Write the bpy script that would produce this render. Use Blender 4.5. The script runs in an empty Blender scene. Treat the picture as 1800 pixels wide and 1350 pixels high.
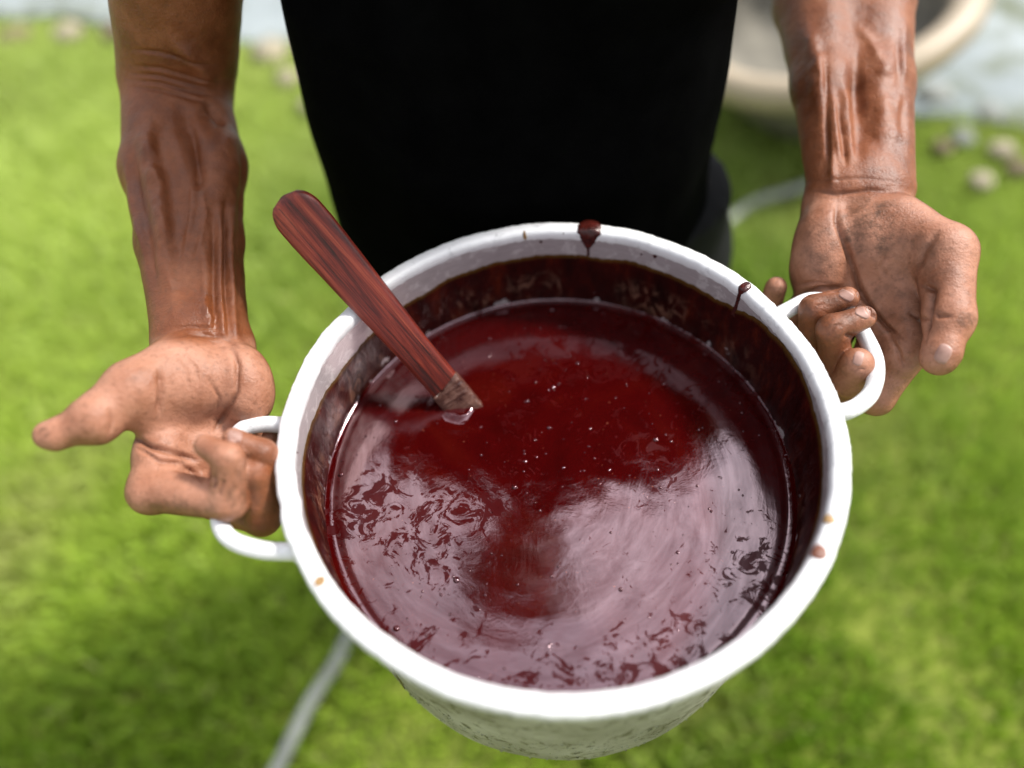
import bpy, bmesh, math, random
import numpy as np
from mathutils import Vector, Matrix, noise as mnoise
from mathutils.bvhtree import BVHTree

random.seed(7)
rng = np.random.default_rng(7)
S = bpy.context.scene
COL = S.collection

# ------------------------------------------------------------------ camera
RIM_Z = 0.93                                   # height of the pot's rim above the lawn
PITCH, YAW, ROLL = 0.948, -0.1037, -0.0829
CAM = np.array([0.0, -0.259, RIM_Z + 0.395])
FPX = 1300.0                                   # focal length in pixels of an 1800 px wide picture
_c, _s = math.cos(PITCH), math.sin(PITCH)
FW = np.array([math.sin(YAW) * _c, math.cos(YAW) * _c, -_s])
_r = np.cross(FW, [0, 0, 1]); _r /= np.linalg.norm(_r)
_u = np.cross(_r, FW)
RT = _r * math.cos(ROLL) + _u * math.sin(ROLL)
UP = -_r * math.sin(ROLL) + _u * math.cos(ROLL)

cd = bpy.data.cameras.new('camera')
cam = bpy.data.objects.new('camera', cd)
COL.objects.link(cam)
cd.sensor_width = 36.0
cd.lens = FPX / 1800.0 * 36.0
cd.clip_start = 0.02
cd.clip_end = 500
M = Matrix(((RT[0], UP[0], -FW[0], CAM[0]), (RT[1], UP[1], -FW[1], CAM[1]), (RT[2], UP[2], -FW[2], CAM[2]), (0, 0, 0, 1)))
cam.matrix_world = M
cd.dof.use_dof = True
cd.dof.focus_distance = 0.515
cd.dof.aperture_fstop = 1.4
S.camera = cam

# ------------------------------------------------------------------ sky, sun, exposure
SUN_EL, SUN_AZ = math.radians(50), math.radians(66)     # azimuth clockwise from +Y
w = bpy.data.worlds.new('World'); S.world = w; w.use_nodes = True
nt = w.node_tree; nt.nodes.clear()
def wn(t): return nt.nodes.new(t)
out = wn('ShaderNodeOutputWorld'); bg = wn('ShaderNodeBackground')
sky = wn('ShaderNodeTexSky'); sky.sky_type = 'NISHITA'; sky.sun_disc = False
sky.sun_elevation = SUN_EL; sky.sun_rotation = SUN_AZ
sky.air_density = 1.0; sky.dust_density = 2.0
tc = wn('ShaderNodeTexCoord'); mp = wn('ShaderNodeMapping'); mp.inputs['Scale'].default_value = (1, 1, 1.6)
nz = wn('ShaderNodeTexNoise'); nz.inputs['Scale'].default_value = 1.7; nz.inputs['Detail'].default_value = 7; nz.inputs['Roughness'].default_value = .55
cr = wn('ShaderNodeValToRGB'); cr.color_ramp.elements[0].position = .32; cr.color_ramp.elements[1].position = .62
cr.color_ramp.elements[0].color = (.55, .55, .55, 1); cr.color_ramp.elements[1].color = (1, 1, 1, 1)
nz2 = wn('ShaderNodeTexNoise'); nz2.inputs['Scale'].default_value = 3.4; nz2.inputs['Detail'].default_value = 5
cr2 = wn('ShaderNodeValToRGB'); cr2.color_ramp.elements[0].position = .3; cr2.color_ramp.elements[1].position = .7
cr2.color_ramp.elements[0].color = (12.5, 13.3, 15, 1); cr2.color_ramp.elements[1].color = (21, 21, 21.5, 1)
mx = wn('ShaderNodeMixRGB')
L = nt.links.new
L(tc.outputs['Generated'], mp.inputs['Vector']); L(mp.outputs[0], nz.inputs['Vector']); L(mp.outputs[0], nz2.inputs['Vector'])
L(nz.outputs['Fac'], cr.inputs['Fac']); L(nz2.outputs['Fac'], cr2.inputs['Fac'])
L(cr.outputs['Color'], mx.inputs['Fac']); L(sky.outputs[0], mx.inputs[1]); L(cr2.outputs['Color'], mx.inputs[2])
# added cloud glow beside the sun, brightens the right arm and sauce reflection
gd = wn('ShaderNodeVectorMath'); gd.operation = 'DOT_PRODUCT'; gd.inputs[1].default_value = (math.sin(.5) * math.cos(1.0), math.cos(.5) * math.cos(1.0), math.sin(1.0))
gm = wn('ShaderNodeMapRange'); gm.interpolation_type = 'SMOOTHSTEP'; gm.inputs['From Min'].default_value = .72; gm.inputs['From Max'].default_value = 1.0
gm.inputs['To Min'].default_value = .72; gm.inputs['To Max'].default_value = 2.9
mg = wn('ShaderNodeVectorMath'); mg.operation = 'SCALE'
L(tc.outputs['Generated'], gd.inputs[0]); L(gd.outputs['Value'], gm.inputs['Value']); L(mx.outputs[0], mg.inputs[0]); L(gm.outputs[0], mg.inputs['Scale'])
L(mg.outputs[0], bg.inputs['Color']); bg.inputs['Strength'].default_value = 0.05
L(bg.outputs[0], out.inputs['Surface'])
sl = bpy.data.lights.new('sun', 'SUN'); sl.energy = 3.5; sl.angle = math.radians(9); sl.color = (1, .95, .88)
so = bpy.data.objects.new('sun', sl); COL.objects.link(so)
sd = Vector((math.sin(SUN_AZ) * math.cos(SUN_EL), math.cos(SUN_AZ) * math.cos(SUN_EL), math.sin(SUN_EL)))
so.rotation_euler = (-sd).to_track_quat('-Z', 'Y').to_euler()
so.location = (0, 0, 6)
vs = S.view_settings
S.display_settings.display_device = 'sRGB'
vs.view_transform = 'Standard'; vs.look = 'None'; vs.gamma = 1; vs.use_curve_mapping = False; vs.exposure = 0.7

# ------------------------------------------------------------------ helpers
def BP(x, y, d):
    """world point seen at photo pixel x, y at optical depth d"""
    return CAM + d * (FW + RT * (x - 900) / FPX - UP * (y - 675) / FPX)
def ONZ(x, y, z):
    v = FW + RT * (x - 900) / FPX - UP * (y - 675) / FPX
    return CAM + (z - CAM[2]) / v[2] * v
def PROJ(P):
    d = P - CAM; z = d @ FW
    return 900 + FPX * (d @ RT) / z, 675 - FPX * (d @ UP) / z, z
def sstep(a, b, x):
    t = np.clip((x - a) / (b - a), 0, 1); return t * t * (3 - 2 * t)

def tag(o, label=None, cat=None, group=None, kind=None):
    if label: o['label'] = label
    if cat: o['category'] = cat
    if group: o['group'] = group
    if kind: o['kind'] = kind
    return o
def empty(name, loc, label, cat, group=None):
    o = bpy.data.objects.new(name, None); COL.objects.link(o); o.location = loc
    o.empty_display_size = .05
    return tag(o, label, cat, group)
def link(name, me, mat, parent=None, smooth=True):
    me.name = name
    o = bpy.data.objects.new(name, me); COL.objects.link(o)
    if mat: me.materials.append(mat)
    if smooth: me.polygons.foreach_set('use_smooth', [True] * len(me.polygons))
    if parent:
        o.parent = parent
        o.matrix_parent_inverse = Matrix.Translation(-Vector(parent.location))
    return o
def pymesh(V, F):
    me = bpy.data.meshes.new('m'); me.from_pydata([tuple(map(float, v)) for v in V], [], [tuple(f) for f in F]); me.update(); return me
def fastmesh(V, Q):
    """V (n,3), Q (m,k) same-size polygons"""
    V = np.asarray(V, np.float32); Q = np.asarray(Q, np.int32); k = Q.shape[1]
    me = bpy.data.meshes.new('m')
    me.vertices.add(len(V)); me.vertices.foreach_set('co', V.ravel())
    me.loops.add(Q.size); me.loops.foreach_set('vertex_index', Q.ravel())
    me.polygons.add(len(Q)); me.polygons.foreach_set('loop_start', np.arange(0, Q.size, k, dtype=np.int32))
    me.update(calc_edges=True); me.validate()
    return me
def attr(me, name, vals, typ='FLOAT'):
    a = me.attributes.new(name, typ, 'POINT')
    if typ == 'FLOAT': a.data.foreach_set('value', np.asarray(vals, np.float32).ravel())
    else: a.data.foreach_set('color', np.asarray(vals, np.float32).ravel())

def catmull(P, n):
    P = np.asarray(P, float); Q = np.vstack([2 * P[0] - P[1], P, 2 * P[-1] - P[-2]]); o = []
    for i in range(1, len(Q) - 2):
        for t in np.linspace(0, 1, n, endpoint=False):
            a, b, c, d = Q[i - 1], Q[i], Q[i + 1], Q[i + 2]
            o.append(.5 * (2 * b + (c - a) * t + (2 * a - 5 * b + 4 * c - d) * t * t + (3 * b - a - 3 * c + d) * t ** 3))
    o.append(P[-1]); return np.array(o)
def tube(P, R, seg=24, closed=False, cap=True, wob=0.0, flat=1.0):
    """sweep a circle of radius R (scalar or per point) along P"""
    P = np.asarray(P, float); n = len(P); R = np.broadcast_to(R, (n,)).astype(float)
    T = np.gradient(P, axis=0)
    if closed: T = np.roll(P, -1, 0) - np.roll(P, 1, 0)
    T /= np.linalg.norm(T, axis=1)[:, None]
    nrm = np.array([0, 0, 1.0]) if abs(T[0][2]) < .9 else np.array([1.0, 0, 0])
    V = []
    for i in range(n):
        nrm = nrm - T[i] * (nrm @ T[i]); nrm /= np.linalg.norm(nrm); b = np.cross(T[i], nrm)
        for k in range(seg):
            a = 2 * math.pi * k / seg
            rr = R[i] * (1 + wob * mnoise.noise(Vector(P[i] * 60 + nrm * math.cos(a) + b * math.sin(a))))
            V.append(P[i] + rr * (math.cos(a) * nrm * flat + math.sin(a) * b))
    F = []
    for i in range(n if closed else n - 1):
        j = (i + 1) % n
        for k in range(seg):
            F.append((i * seg + k, i * seg + (k + 1) % seg, j * seg + (k + 1) % seg, j * seg + k))
    if cap and not closed:
        F.append(tuple(range(seg))[::-1]); F.append(tuple((n - 1) * seg + k for k in range(seg)))
    return V, F
def lathe(prof, seg=160, cen=(0, 0), dr=None):
    """prof: list of (r,z). dr(theta,i) optional radial/vertical offsets"""
    V, F = [], []
    n = len(prof)
    for k in range(seg):
        a = 2 * math.pi * k / seg
        for i, (r, z) in enumerate(prof):
            q = dr(a, i, r, z) if dr else (0, 0)
            V.append((cen[0] + (r + q[0]) * math.cos(a), cen[1] + (r + q[0]) * math.sin(a), z + q[1]))
    for k in range(seg):
        k2 = (k + 1) % seg
        for i in range(n - 1):
            F.append((k * n + i, k2 * n + i, k2 * n + i + 1, k * n + i + 1))
    return V, F

# ------------------------------------------------------------------ materials
def mat(name):
    m = bpy.data.materials.new(name); m.use_nodes = True; t = m.node_tree
    return m, t, t.nodes['Principled BSDF']
def N(t, typ, **kw):
    n = t.nodes.new(typ)
    for k, v in kw.items():
        if k in n.inputs: n.inputs[k].default_value = v
        else: setattr(n, k, v)
    return n
def ramp(t, src, stops):
    n = t.nodes.new('ShaderNodeValToRGB'); e = n.color_ramp.elements
    while len(e) < len(stops): e.new(.5)
    for i, (p, c) in enumerate(stops):
        e[i].position = p; e[i].color = (*c, 1) if len(c) == 3 else c
    t.links.new(src, n.inputs['Fac']); return n.outputs['Color']
def mixc(t, fac, a, b, mode='MIX'):
    n = t.nodes.new('ShaderNodeMixRGB'); n.blend_type = mode
    for i, s in ((0, fac), (1, a), (2, b)):
        if hasattr(s, 'links'): t.links.new(s, n.inputs[i])
        elif isinstance(s, (int, float)): n.inputs[i].default_value = s
        else: n.inputs[i].default_value = (*s, 1)
    return n.outputs[0]
def mth(t, op, a, b=0.0):
    n = t.nodes.new('ShaderNodeMath'); n.operation = op
    for i, s in ((0, a), (1, b)):
        if hasattr(s, 'links'): t.links.new(s, n.inputs[i])
        else: n.inputs[i].default_value = s
    return n.outputs[0]
def noise_at(t, scale, detail=6, rough=.55, vec=None, dist=0.0, sc=None):
    n = N(t, 'ShaderNodeTexNoise', Scale=scale, Detail=detail, Roughness=rough, Distortion=dist)
    if vec is None:
        g = t.nodes.new('ShaderNodeTexCoord'); vec = g.outputs['Object']
    if sc is not None:
        mpn = N(t, 'ShaderNodeMapping', Scale=sc); t.links.new(vec, mpn.inputs['Vector']); vec = mpn.outputs[0]
    t.links.new(vec, n.inputs['Vector']); return n.outputs['Fac']
def bump(t, p, h, strength, dist, prev=None):
    b = N(t, 'ShaderNodeBump', Strength=strength, Distance=dist); t.links.new(h, b.inputs['Height'])
    if prev is not None: t.links.new(prev, b.inputs['Normal'])
    if p: t.links.new(b.outputs[0], p.inputs['Normal'])
    return b.outputs[0]
def attrn(t, name):
    return N(t, 'ShaderNodeAttribute', attribute_name=name)
def simple(name, col, rough=.6, metal=0, ns=40, var=.15, bs=.2, bd=.001, spec=.5):
    m, t, p = mat(name)
    f = noise_at(t, ns)
    a = tuple(c * (1 - var) for c in col); b = tuple(min(1, c * (1 + var)) for c in col)
    t.links.new(ramp(t, f, [(.3, a), (.7, b)]), p.inputs['Base Color'])
    p.inputs['Roughness'].default_value = rough; p.inputs['Metallic'].default_value = metal
    p.inputs['Specular IOR Level'].default_value = spec
    bump(t, p, noise_at(t, ns * 4), bs, bd)
    return m

def skin_material():
    m, t, p = mat('skin')
    palm = attrn(t, 'palm').outputs['Fac']; grime = attrn(t, 'grime').outputs['Fac']; wet = attrn(t, 'wet').outputs['Fac']
    crease = attrn(t, 'crease').outputs['Fac']
    n1 = noise_at(t, 38, 6, .6); n2 = noise_at(t, 260, 4, .6); n3 = noise_at(t, 90, 8, .7)
    back = ramp(t, n1, [(.3, (.125, .032, .009)), (.55, (.215, .066, .023)), (.75, (.29, .105, .046))])
    pal = ramp(t, n1, [(.28, (.26, .100, .052)), (.5, (.38, .172, .104)), (.75, (.46, .225, .148))])
    c = mixc(t, palm, back, pal)
    c = mixc(t, mth(t, 'MULTIPLY', ramp(t, n2, [(.52, (0, 0, 0)), (.68, (1, 1, 1))]), .35), c, (.11, .042, .02))
    g = mth(t, 'MULTIPLY', grime, ramp(t, n3, [(.40, (0, 0, 0)), (.62, (1, 1, 1))]))
    c = mixc(t, mth(t, 'MULTIPLY', g, .85), c, (.060, .028, .014))
    c = mixc(t, mth(t, 'MULTIPLY', crease, .8), c, (.10, .035, .018))
    t.links.new(c, p.inputs['Base Color'])
    r = mth(t, 'SUBTRACT', ramp(t, n1, [(.3, (.38,) * 3), (.7, (.55,) * 3)]), mth(t, 'MULTIPLY', wet, .28))
    t.links.new(r, p.inputs['Roughness'])
    p.inputs['Subsurface Weight'].default_value = .06
    p.inputs['Subsurface Radius'].default_value = (1.0, .35, .18)
    p.inputs['Subsurface Scale'].default_value = .004
    p.inputs['Specular IOR Level'].default_value = .42
    v = N(t, 'ShaderNodeTexVoronoi', Scale=620.0); g2 = t.nodes.new('ShaderNodeTexCoord'); t.links.new(g2.outputs['Object'], v.inputs['Vector'])
    b1 = bump(t, None, v.outputs['Distance'], .35, .0004)
    b2 = bump(t, None, noise_at(t, 190, 7, .68), .7, .0011, b1)
    # fine skin folds, stretched across the limb
    bump(t, p, noise_at(t, 120, 4, .6, sc=(1.0, 3.4, 1.0), dist=.6), .45, .0007, b2)
    return m

def sauce_material(name='sauce', wall=False):
    m, t, p = mat(name)
    g = t.nodes.new('ShaderNodeTexCoord').outputs['Object']
    big = noise_at(t, 14, 6, .6, g, 1.2)
    if not wall:
        c = ramp(t, big, [(.3, (.026, .0007, .0008)), (.5, (.037, .0009, .0010)), (.72, (.050, .0024, .0014))])
        sp = noise_at(t, 420, 2, .5, g)
        c = mixc(t, ramp(t, sp, [(.74, (0, 0, 0)), (.80, (1, 1, 1))]), c, (.16, .05, .03))
    else:
        streak = noise_at(t, 60, 6, .7, g, .3, (1, 1, .35))
        c = ramp(t, streak, [(.35, (.010, .0007, .0004)), (.55, (.030, .0018, .0008)), (.72, (.080, .009, .002))])
        # a thin, scraped zone near the liquid where the metal shows through
        thin = attrn(t, 'thin').outputs['Fac']
        f2 = noise_at(t, 75, 8, .72, g, 1.5, (1, 1, .6))
        k = mth(t, 'MULTIPLY', thin, ramp(t, f2, [(.50, (0, 0, 0)), (.64, (1, 1, 1))]))
        c = mixc(t, mth(t, 'MULTIPLY', k, .75), c, (.30, .15, .10))
        edge = attrn(t, 'edge').outputs['Fac']
        c = mixc(t, edge, c, (.10, .050, .010))
    t.links.new(c, p.inputs['Base Color'])
    p.inputs['IOR'].default_value = 1.9 if not wall else 1.5
    p.inputs['Roughness'].default_value = .05 if not wall else .30
    if wall: p.inputs['Specular IOR Level'].default_value = .13
    if not wall:
        p.inputs['Subsurface Weight'].default_value = 0.0
        p.inputs['Specular Tint'].default_value = (1, .76, .82, 1)
        sx = N(t, 'ShaderNodeSeparateXYZ'); t.links.new(g, sx.inputs[0])
        rad = mth(t, 'SQRT', mth(t, 'ADD', mth(t, 'POWER', mth(t, 'ADD', sx.outputs['X'], .02), 2), mth(t, 'POWER', mth(t, 'ADD', sx.outputs['Y'], .01), 2)))
        an = mth(t, 'ARCTAN2', mth(t, 'ADD', sx.outputs['Y'], .01), mth(t, 'ADD', sx.outputs['X'], .02))
        cv = N(t, 'ShaderNodeCombineXYZ'); t.links.new(mth(t, 'COSINE', an), cv.inputs[0]); t.links.new(mth(t, 'SINE', an), cv.inputs[1])
        t.links.new(mth(t, 'MULTIPLY', rad, 34.0), cv.inputs[2])
        swirl = noise_at(t, 2.6, 9, .68, cv.outputs[0], .5)                   # streaks drawn round the pot by stirring
        rag = noise_at(t, 62, 10, .74, g, 1.6); zone = noise_at(t, 9, 2, .5, g, .4)
        # dull, grainy torn islands in the glossy skin, gathered in some zones
        isl = ramp(t, mth(t, 'ADD', mth(t, 'MULTIPLY', rag, .75), mth(t, 'MULTIPLY', zone, .42)), [(.640, (0, 0, 0)), (.652, (1, 1, 1))])
        sw = ramp(t, swirl, [(.35, (0, 0, 0)), (.65, (1, 1, 1))])
        spec = mth(t, 'MULTIPLY', mth(t, 'SUBTRACT', 1.0, mth(t, 'MULTIPLY', isl, .88)), mth(t, 'ADD', .33, mth(t, 'MULTIPLY', sw, .34)))
        t.links.new(spec, p.inputs['Specular IOR Level'])
        t.links.new(mth(t, 'ADD', .02, mth(t, 'ADD', mth(t, 'MULTIPLY', sw, .025), mth(t, 'MULTIPLY', isl, .25))), p.inputs['Roughness'])
        b1 = bump(t, None, noise_at(t, 10, 3, .5, g, .3), .9, .0008)
        b2 = bump(t, None, swirl, .22, .0004, b1); b2 = bump(t, None, noise_at(t, 36, 9, .64, g, .8), .30, .0006, b2)
        pits = ramp(t, noise_at(t, 150, 3, .5, g), [(.71, (0, 0, 0)), (.77, (1, 1, 1))])
        bump(t, p, pits, .4, .0009, b2)
    else:
        b1 = bump(t, None, noise_at(t, 90, 7, .7, g, .8, (1, 1, .5)), .6, .0018)
        bump(t, p, noise_at(t, 300, 4, .6, g), .4, .0006, b1)
    return m

def aluminium_material(name, kind):
    m, t, p = mat(name)
    g = t.nodes.new('ShaderNodeTexCoord').outputs['Object']
    # cylindrical coordinates: brushing runs round the pot
    sx = N(t, 'ShaderNodeSeparateXYZ'); t.links.new(g, sx.inputs[0])
    an = mth(t, 'ARCTAN2', sx.outputs['Y'], sx.outputs['X'])
    cx = N(t, 'ShaderNodeCombineXYZ'); t.links.new(mth(t, 'COSINE', an), cx.inputs[0]); t.links.new(mth(t, 'SINE', an), cx.inputs[1])
    t.links.new(mth(t, 'MULTIPLY', sx.outputs['Z'], 60.0), cx.inputs[2])
    br = noise_at(t, 9, 6, .8, cx.outputs[0], 0, (1, 1, 3.0))
    spots = noise_at(t, 70, 8, .7, g, .8)
    big = noise_at(t, 18, 5, .6, g)
    if kind == 'rim':
        c = ramp(t, big, [(.3, (.70, .70, .715)), (.7, (.86, .86, .865))])
        c = mixc(t, ramp(t, spots, [(.56, (0, 0, 0)), (.70, (.75, .75, .75))]), c, (.42, .42, .43))
        p.inputs['Metallic'].default_value = .06; p.inputs['Roughness'].default_value = .42
        b1 = bump(t, None, noise_at(t, 120, 7, .7, g), .55, .0012)
        bump(t, p, br, .25, .0006, b1)
    elif kind == 'inside':
        c = ramp(t, br, [(.3, (.36, .32, .33)), (.7, (.60, .56, .57))])
        c = mixc(t, ramp(t, spots, [(.54, (0, 0, 0)), (.60, (.7, .7, .7))]), c, (.70, .68, .68))
        p.inputs['Metallic'].default_value = .5; p.inputs['Roughness'].default_value = .38
        b1 = bump(t, None, br, .5, .0008)
        bump(t, p, spots, .3, .0008, b1)
    else:
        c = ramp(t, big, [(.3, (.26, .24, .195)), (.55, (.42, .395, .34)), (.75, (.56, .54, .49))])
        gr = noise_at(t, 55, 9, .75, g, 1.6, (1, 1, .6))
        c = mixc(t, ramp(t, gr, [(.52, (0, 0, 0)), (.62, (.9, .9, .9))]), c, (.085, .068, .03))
        p.inputs['Metallic'].default_value = .15; p.inputs['Roughness'].default_value = .5
        b1 = bump(t, None, gr, .5, .0015)
        bump(t, p, noise_at(t, 160, 8, .7, g), .5, .0012, b1)
    t.links.new(c, p.inputs['Base Color'])
    return m

def wood_material():
    m, t, p = mat('wood')
    g = t.nodes.new('ShaderNodeTexCoord').outputs['Object']     # local x runs along the stick
    grain = noise_at(t, 28, 9, .72, g, 1.1, (.16, 3.2, 2.4))
    fine = noise_at(t, 90, 6, .75, g, .3, (.06, 4.5, 4.0))
    c = ramp(t, grain, [(.36, (.012, .0015, .001)), (.45, (.10, .010, .006)), (.55, (.21, .028, .014)), (.70, (.38, .085, .042))])
    c = mixc(t, ramp(t, fine, [(.54, (0, 0, 0)), (.62, (1, 1, 1))]), c, (.022, .005, .004))
    t.links.new(c, p.inputs['Base Color'])
    t.links.new(ramp(t, grain, [(.3, (.45,) * 3), (.7, (.28,) * 3)]), p.inputs['Roughness'])
    b1 = bump(t, None, fine, .8, -.0007)
    bump(t, p, grain, .4, .0008, b1)
    return m

# ------------------------------------------------------------------ lawn, pavement, background
m_soil, t, p = mat('lawn_soil')
c = ramp(t, noise_at(t, 5, 8, .65), [(.3, (.08, .11, .010)), (.55, (.17, .21, .02)), (.75, (.26, .27, .06))])
t.links.new(c, p.inputs['Base Color']); p.inputs['Roughness'].default_value = .9
bump(t, p, noise_at(t, 60, 8, .7), .8, .01)
def ground_sheet():
    n = 60; xs = np.linspace(-60, 60, 25); V = []; F = []
    xs = np.sign(np.linspace(-1, 1, 81)) * np.abs(np.linspace(-1, 1, 81)) ** 3 * 120
    for y in xs:
        for x in xs: V.append((x, y + 1, -.012 + .010 * mnoise.noise(Vector((x * 1.3, y * 1.3, 0)))))
    k = len(xs)
    for j in range(k - 1):
        for i in range(k - 1): F.append((j * k + i, j * k + i + 1, (j + 1) * k + i + 1, (j + 1) * k + i))
    return pymesh(V, F)
tag(link('lawn_ground', ground_sheet(), m_soil), 'short bright green lawn under and around the pot', None, None, 'structure')

# edge of the pavement behind the lawn: a line a + b*x, irregular
def edge_y(x):
    return 1.83 - .235 * x + .05 * mnoise.noise(Vector((x * 2.1, 3, 0))) + .03 * mnoise.noise(Vector((x * 7, 1, 5)))
m_pave, t, p = mat('pavement_concrete')
c = ramp(t, noise_at(t, 2.2, 8, .6), [(.3, (.17, .20, .205)), (.7, (.34, .375, .38))])
c = mixc(t, ramp(t, noise_at(t, 4.5, 8, .7), [(.47, (0, 0, 0)), (.60, (.85, .85, .85))]), c, (.085, .10, .045))
t.links.new(c, p.inputs['Base Color']); p.inputs['Roughness'].default_value = .85
bump(t, p, noise_at(t, 40, 8, .7), .5, .006)
xs = np.linspace(-9, 9, 240); V = []; F = []
for x in xs:
    e = edge_y(x)
    V += [(x, e, -.05), (x, e + .01, .028), (x, e + .05, .035), (x, 14, .04)]
for i in range(len(xs) - 1):
    for k in range(3): F.append((4 * i + k, 4 * i + 4 + k, 4 * i + 5 + k, 4 * i + 1 + k))
tag(link('pavement', pymesh(V, F), m_pave, smooth=False), 'pale grey concrete pavement beyond the lawn', None, None, 'structure')

# grass: blades nobody could count
def grass():
    n = 300000
    x = rng.uniform(-3.3, 2.9, n); y = rng.uniform(-.75, 2.9, n)
    # keep what the lens could see from here or a step to the side
    ex = np.array([edge_y(v) for v in np.linspace(-4, 4, 400)])
    ey = np.interp(x, np.linspace(-4, 4, 400), ex)
    def vn(x, y, s, o):
        gx = np.array([[mnoise.noise(Vector((i / 12 * 1.0, j / 12 * 1.0, o))) for i in range(-8 * 12, 8 * 12)] for j in range(-4 * 12, 8 * 12)])
        u = np.clip(x * s * 12 / 1.0 + 96, 0, 190.9); v = np.clip(y * s * 12 + 48, 0, 142.9)
        i0 = u.astype(int); j0 = v.astype(int); fu = u - i0; fv = v - j0
        return (gx[j0, i0] * (1 - fu) + gx[j0, i0 + 1] * fu) * (1 - fv) + (gx[j0 + 1, i0] * (1 - fu) + gx[j0 + 1, i0 + 1] * fu) * fv
    n1 = vn(x, y, 2.3, 0.0); n2 = vn(x, y, 1.2, 7.0); n3 = vn(x, y, 2.4, 13.0)
    keep = (y < ey + .02) & ((n1 > -.5) | (rng.random(n) < .6))
    x, y, n1, n2, n3 = (a[keep] for a in (x, y, n1, n2, n3)); n = len(x)
    h = (.030 + .022 * rng.random(n)) * (1 + .9 * n1)
    wd = rng.uniform(.0022, .0044, n); a = rng.uniform(0, 2 * np.pi, n)
    lean = h * rng.uniform(.15, 1.0, n); la = rng.uniform(0, 2 * np.pi, n)
    cx, cy = np.cos(a) * wd, np.sin(a) * wd
    b = np.stack([x, y, np.full(n, -.008)], 1)
    side = np.stack([cx, cy, 0 * cx], 1); ld = np.stack([np.cos(la), np.sin(la), 0 * la], 1)
    mid = b + ld * (lean * .35)[:, None] + np.stack([0 * h, 0 * h, h * .6], 1)
    tip = b + ld * lean[:, None] + np.stack([0 * h, 0 * h, h], 1)
    V = np.stack([b - side, b + side, mid + side * .8, mid - side * .8, tip], 1).reshape(-1, 3)
    i = np.arange(n) * 5
    T = np.concatenate([np.stack([i, i + 1, i + 2], 1), np.stack([i, i + 2, i + 3], 1), np.stack([i + 3, i + 2, i + 4], 1)])
    me = fastmesh(V, T)
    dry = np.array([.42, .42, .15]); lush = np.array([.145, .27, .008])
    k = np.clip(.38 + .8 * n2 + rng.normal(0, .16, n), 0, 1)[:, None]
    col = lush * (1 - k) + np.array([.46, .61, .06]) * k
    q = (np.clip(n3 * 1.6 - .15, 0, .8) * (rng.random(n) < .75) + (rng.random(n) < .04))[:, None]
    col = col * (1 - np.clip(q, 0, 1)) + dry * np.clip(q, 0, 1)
    far = (sstep(-.3, 1.8, y + .25 * n2) * (.75 + .35 * sstep(.6, -1.2, x)))[:, None]  # man's shade put into the tint: near grass darker, far grass paler
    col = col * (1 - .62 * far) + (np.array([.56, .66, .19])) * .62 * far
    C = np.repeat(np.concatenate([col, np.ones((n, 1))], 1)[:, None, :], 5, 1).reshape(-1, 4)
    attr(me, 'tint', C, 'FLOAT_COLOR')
    m, t, p = mat('grass_blade')
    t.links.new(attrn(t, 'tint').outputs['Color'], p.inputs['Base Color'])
    p.inputs['Roughness'].default_value = .55
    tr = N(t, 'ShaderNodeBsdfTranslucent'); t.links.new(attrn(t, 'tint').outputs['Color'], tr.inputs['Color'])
    ms = N(t, 'ShaderNodeMixShader'); ms.inputs[0].default_value = .4
    t.links.new(p.outputs[0], ms.inputs[1]); t.links.new(tr.outputs[0], ms.inputs[2])
    t.links.new(ms.outputs[0], t.nodes['Material Output'].inputs['Surface'])
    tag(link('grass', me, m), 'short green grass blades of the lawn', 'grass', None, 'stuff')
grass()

# hose lying on the lawn
m_hose = simple('hose_rubber', (.23, .245, .215), .6, ns=25, var=.2)
hp = [ONZ(430, 1450, .02), ONZ(490, 1345, .022), ONZ(545, 1235, .022), ONZ(612, 1120, .022), (-.30, .42, .022), (-.10, .72, .022), (.10, .93, .022),
      ONZ(1240, 420, .022), ONZ(1320, 360, .022), ONZ(1420, 325, .022), ONZ(1475, 290, .022), ONZ(1512, 235, .03), ONZ(1520, 190, .05), ONZ(1515, 150, .05)]
V, F = tube(catmull(hp, 12), .0125, 14)
tag(link('garden_hose', pymesh(V, F), m_hose), 'grey green garden hose curving across the lawn behind the pot', 'hose')

# large cream basin behind the man's left arm
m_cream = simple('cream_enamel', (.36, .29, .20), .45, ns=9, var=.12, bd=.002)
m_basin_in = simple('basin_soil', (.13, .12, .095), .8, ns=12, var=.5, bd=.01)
def basin():
    c = ONZ(1496, 12, .30)
    root = empty('basin', (c[0], c[1], 0), 'large round cream basin with thick rolled rim on the pavement behind the right forearm', 'basin')
    Rr = .335
    tilt = .95
    prof = [(.16, .0), (.19, .01), (Rr - .06, .13), (Rr - .015, .235)]
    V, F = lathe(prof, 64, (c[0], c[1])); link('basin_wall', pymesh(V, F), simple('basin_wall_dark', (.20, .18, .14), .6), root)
    a = np.linspace(0, 2 * np.pi, 64, endpoint=False)
    P = np.stack([c[0] + Rr * np.cos(a), c[1] + Rr * np.sin(a), 0 * a + .262], 1)
    V, F = tube(P, .042, 16, closed=True); link('rim', pymesh(V, F), m_cream, root)
    prof = [(Rr - .02, .25), (Rr - .05, .17), (.15, .10), (.001, .095)]
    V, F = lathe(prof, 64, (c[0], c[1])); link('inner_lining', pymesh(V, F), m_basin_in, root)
    root.rotation_euler = (0, -.27, 0); root.location.z = .035
    return root
basin()

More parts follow.
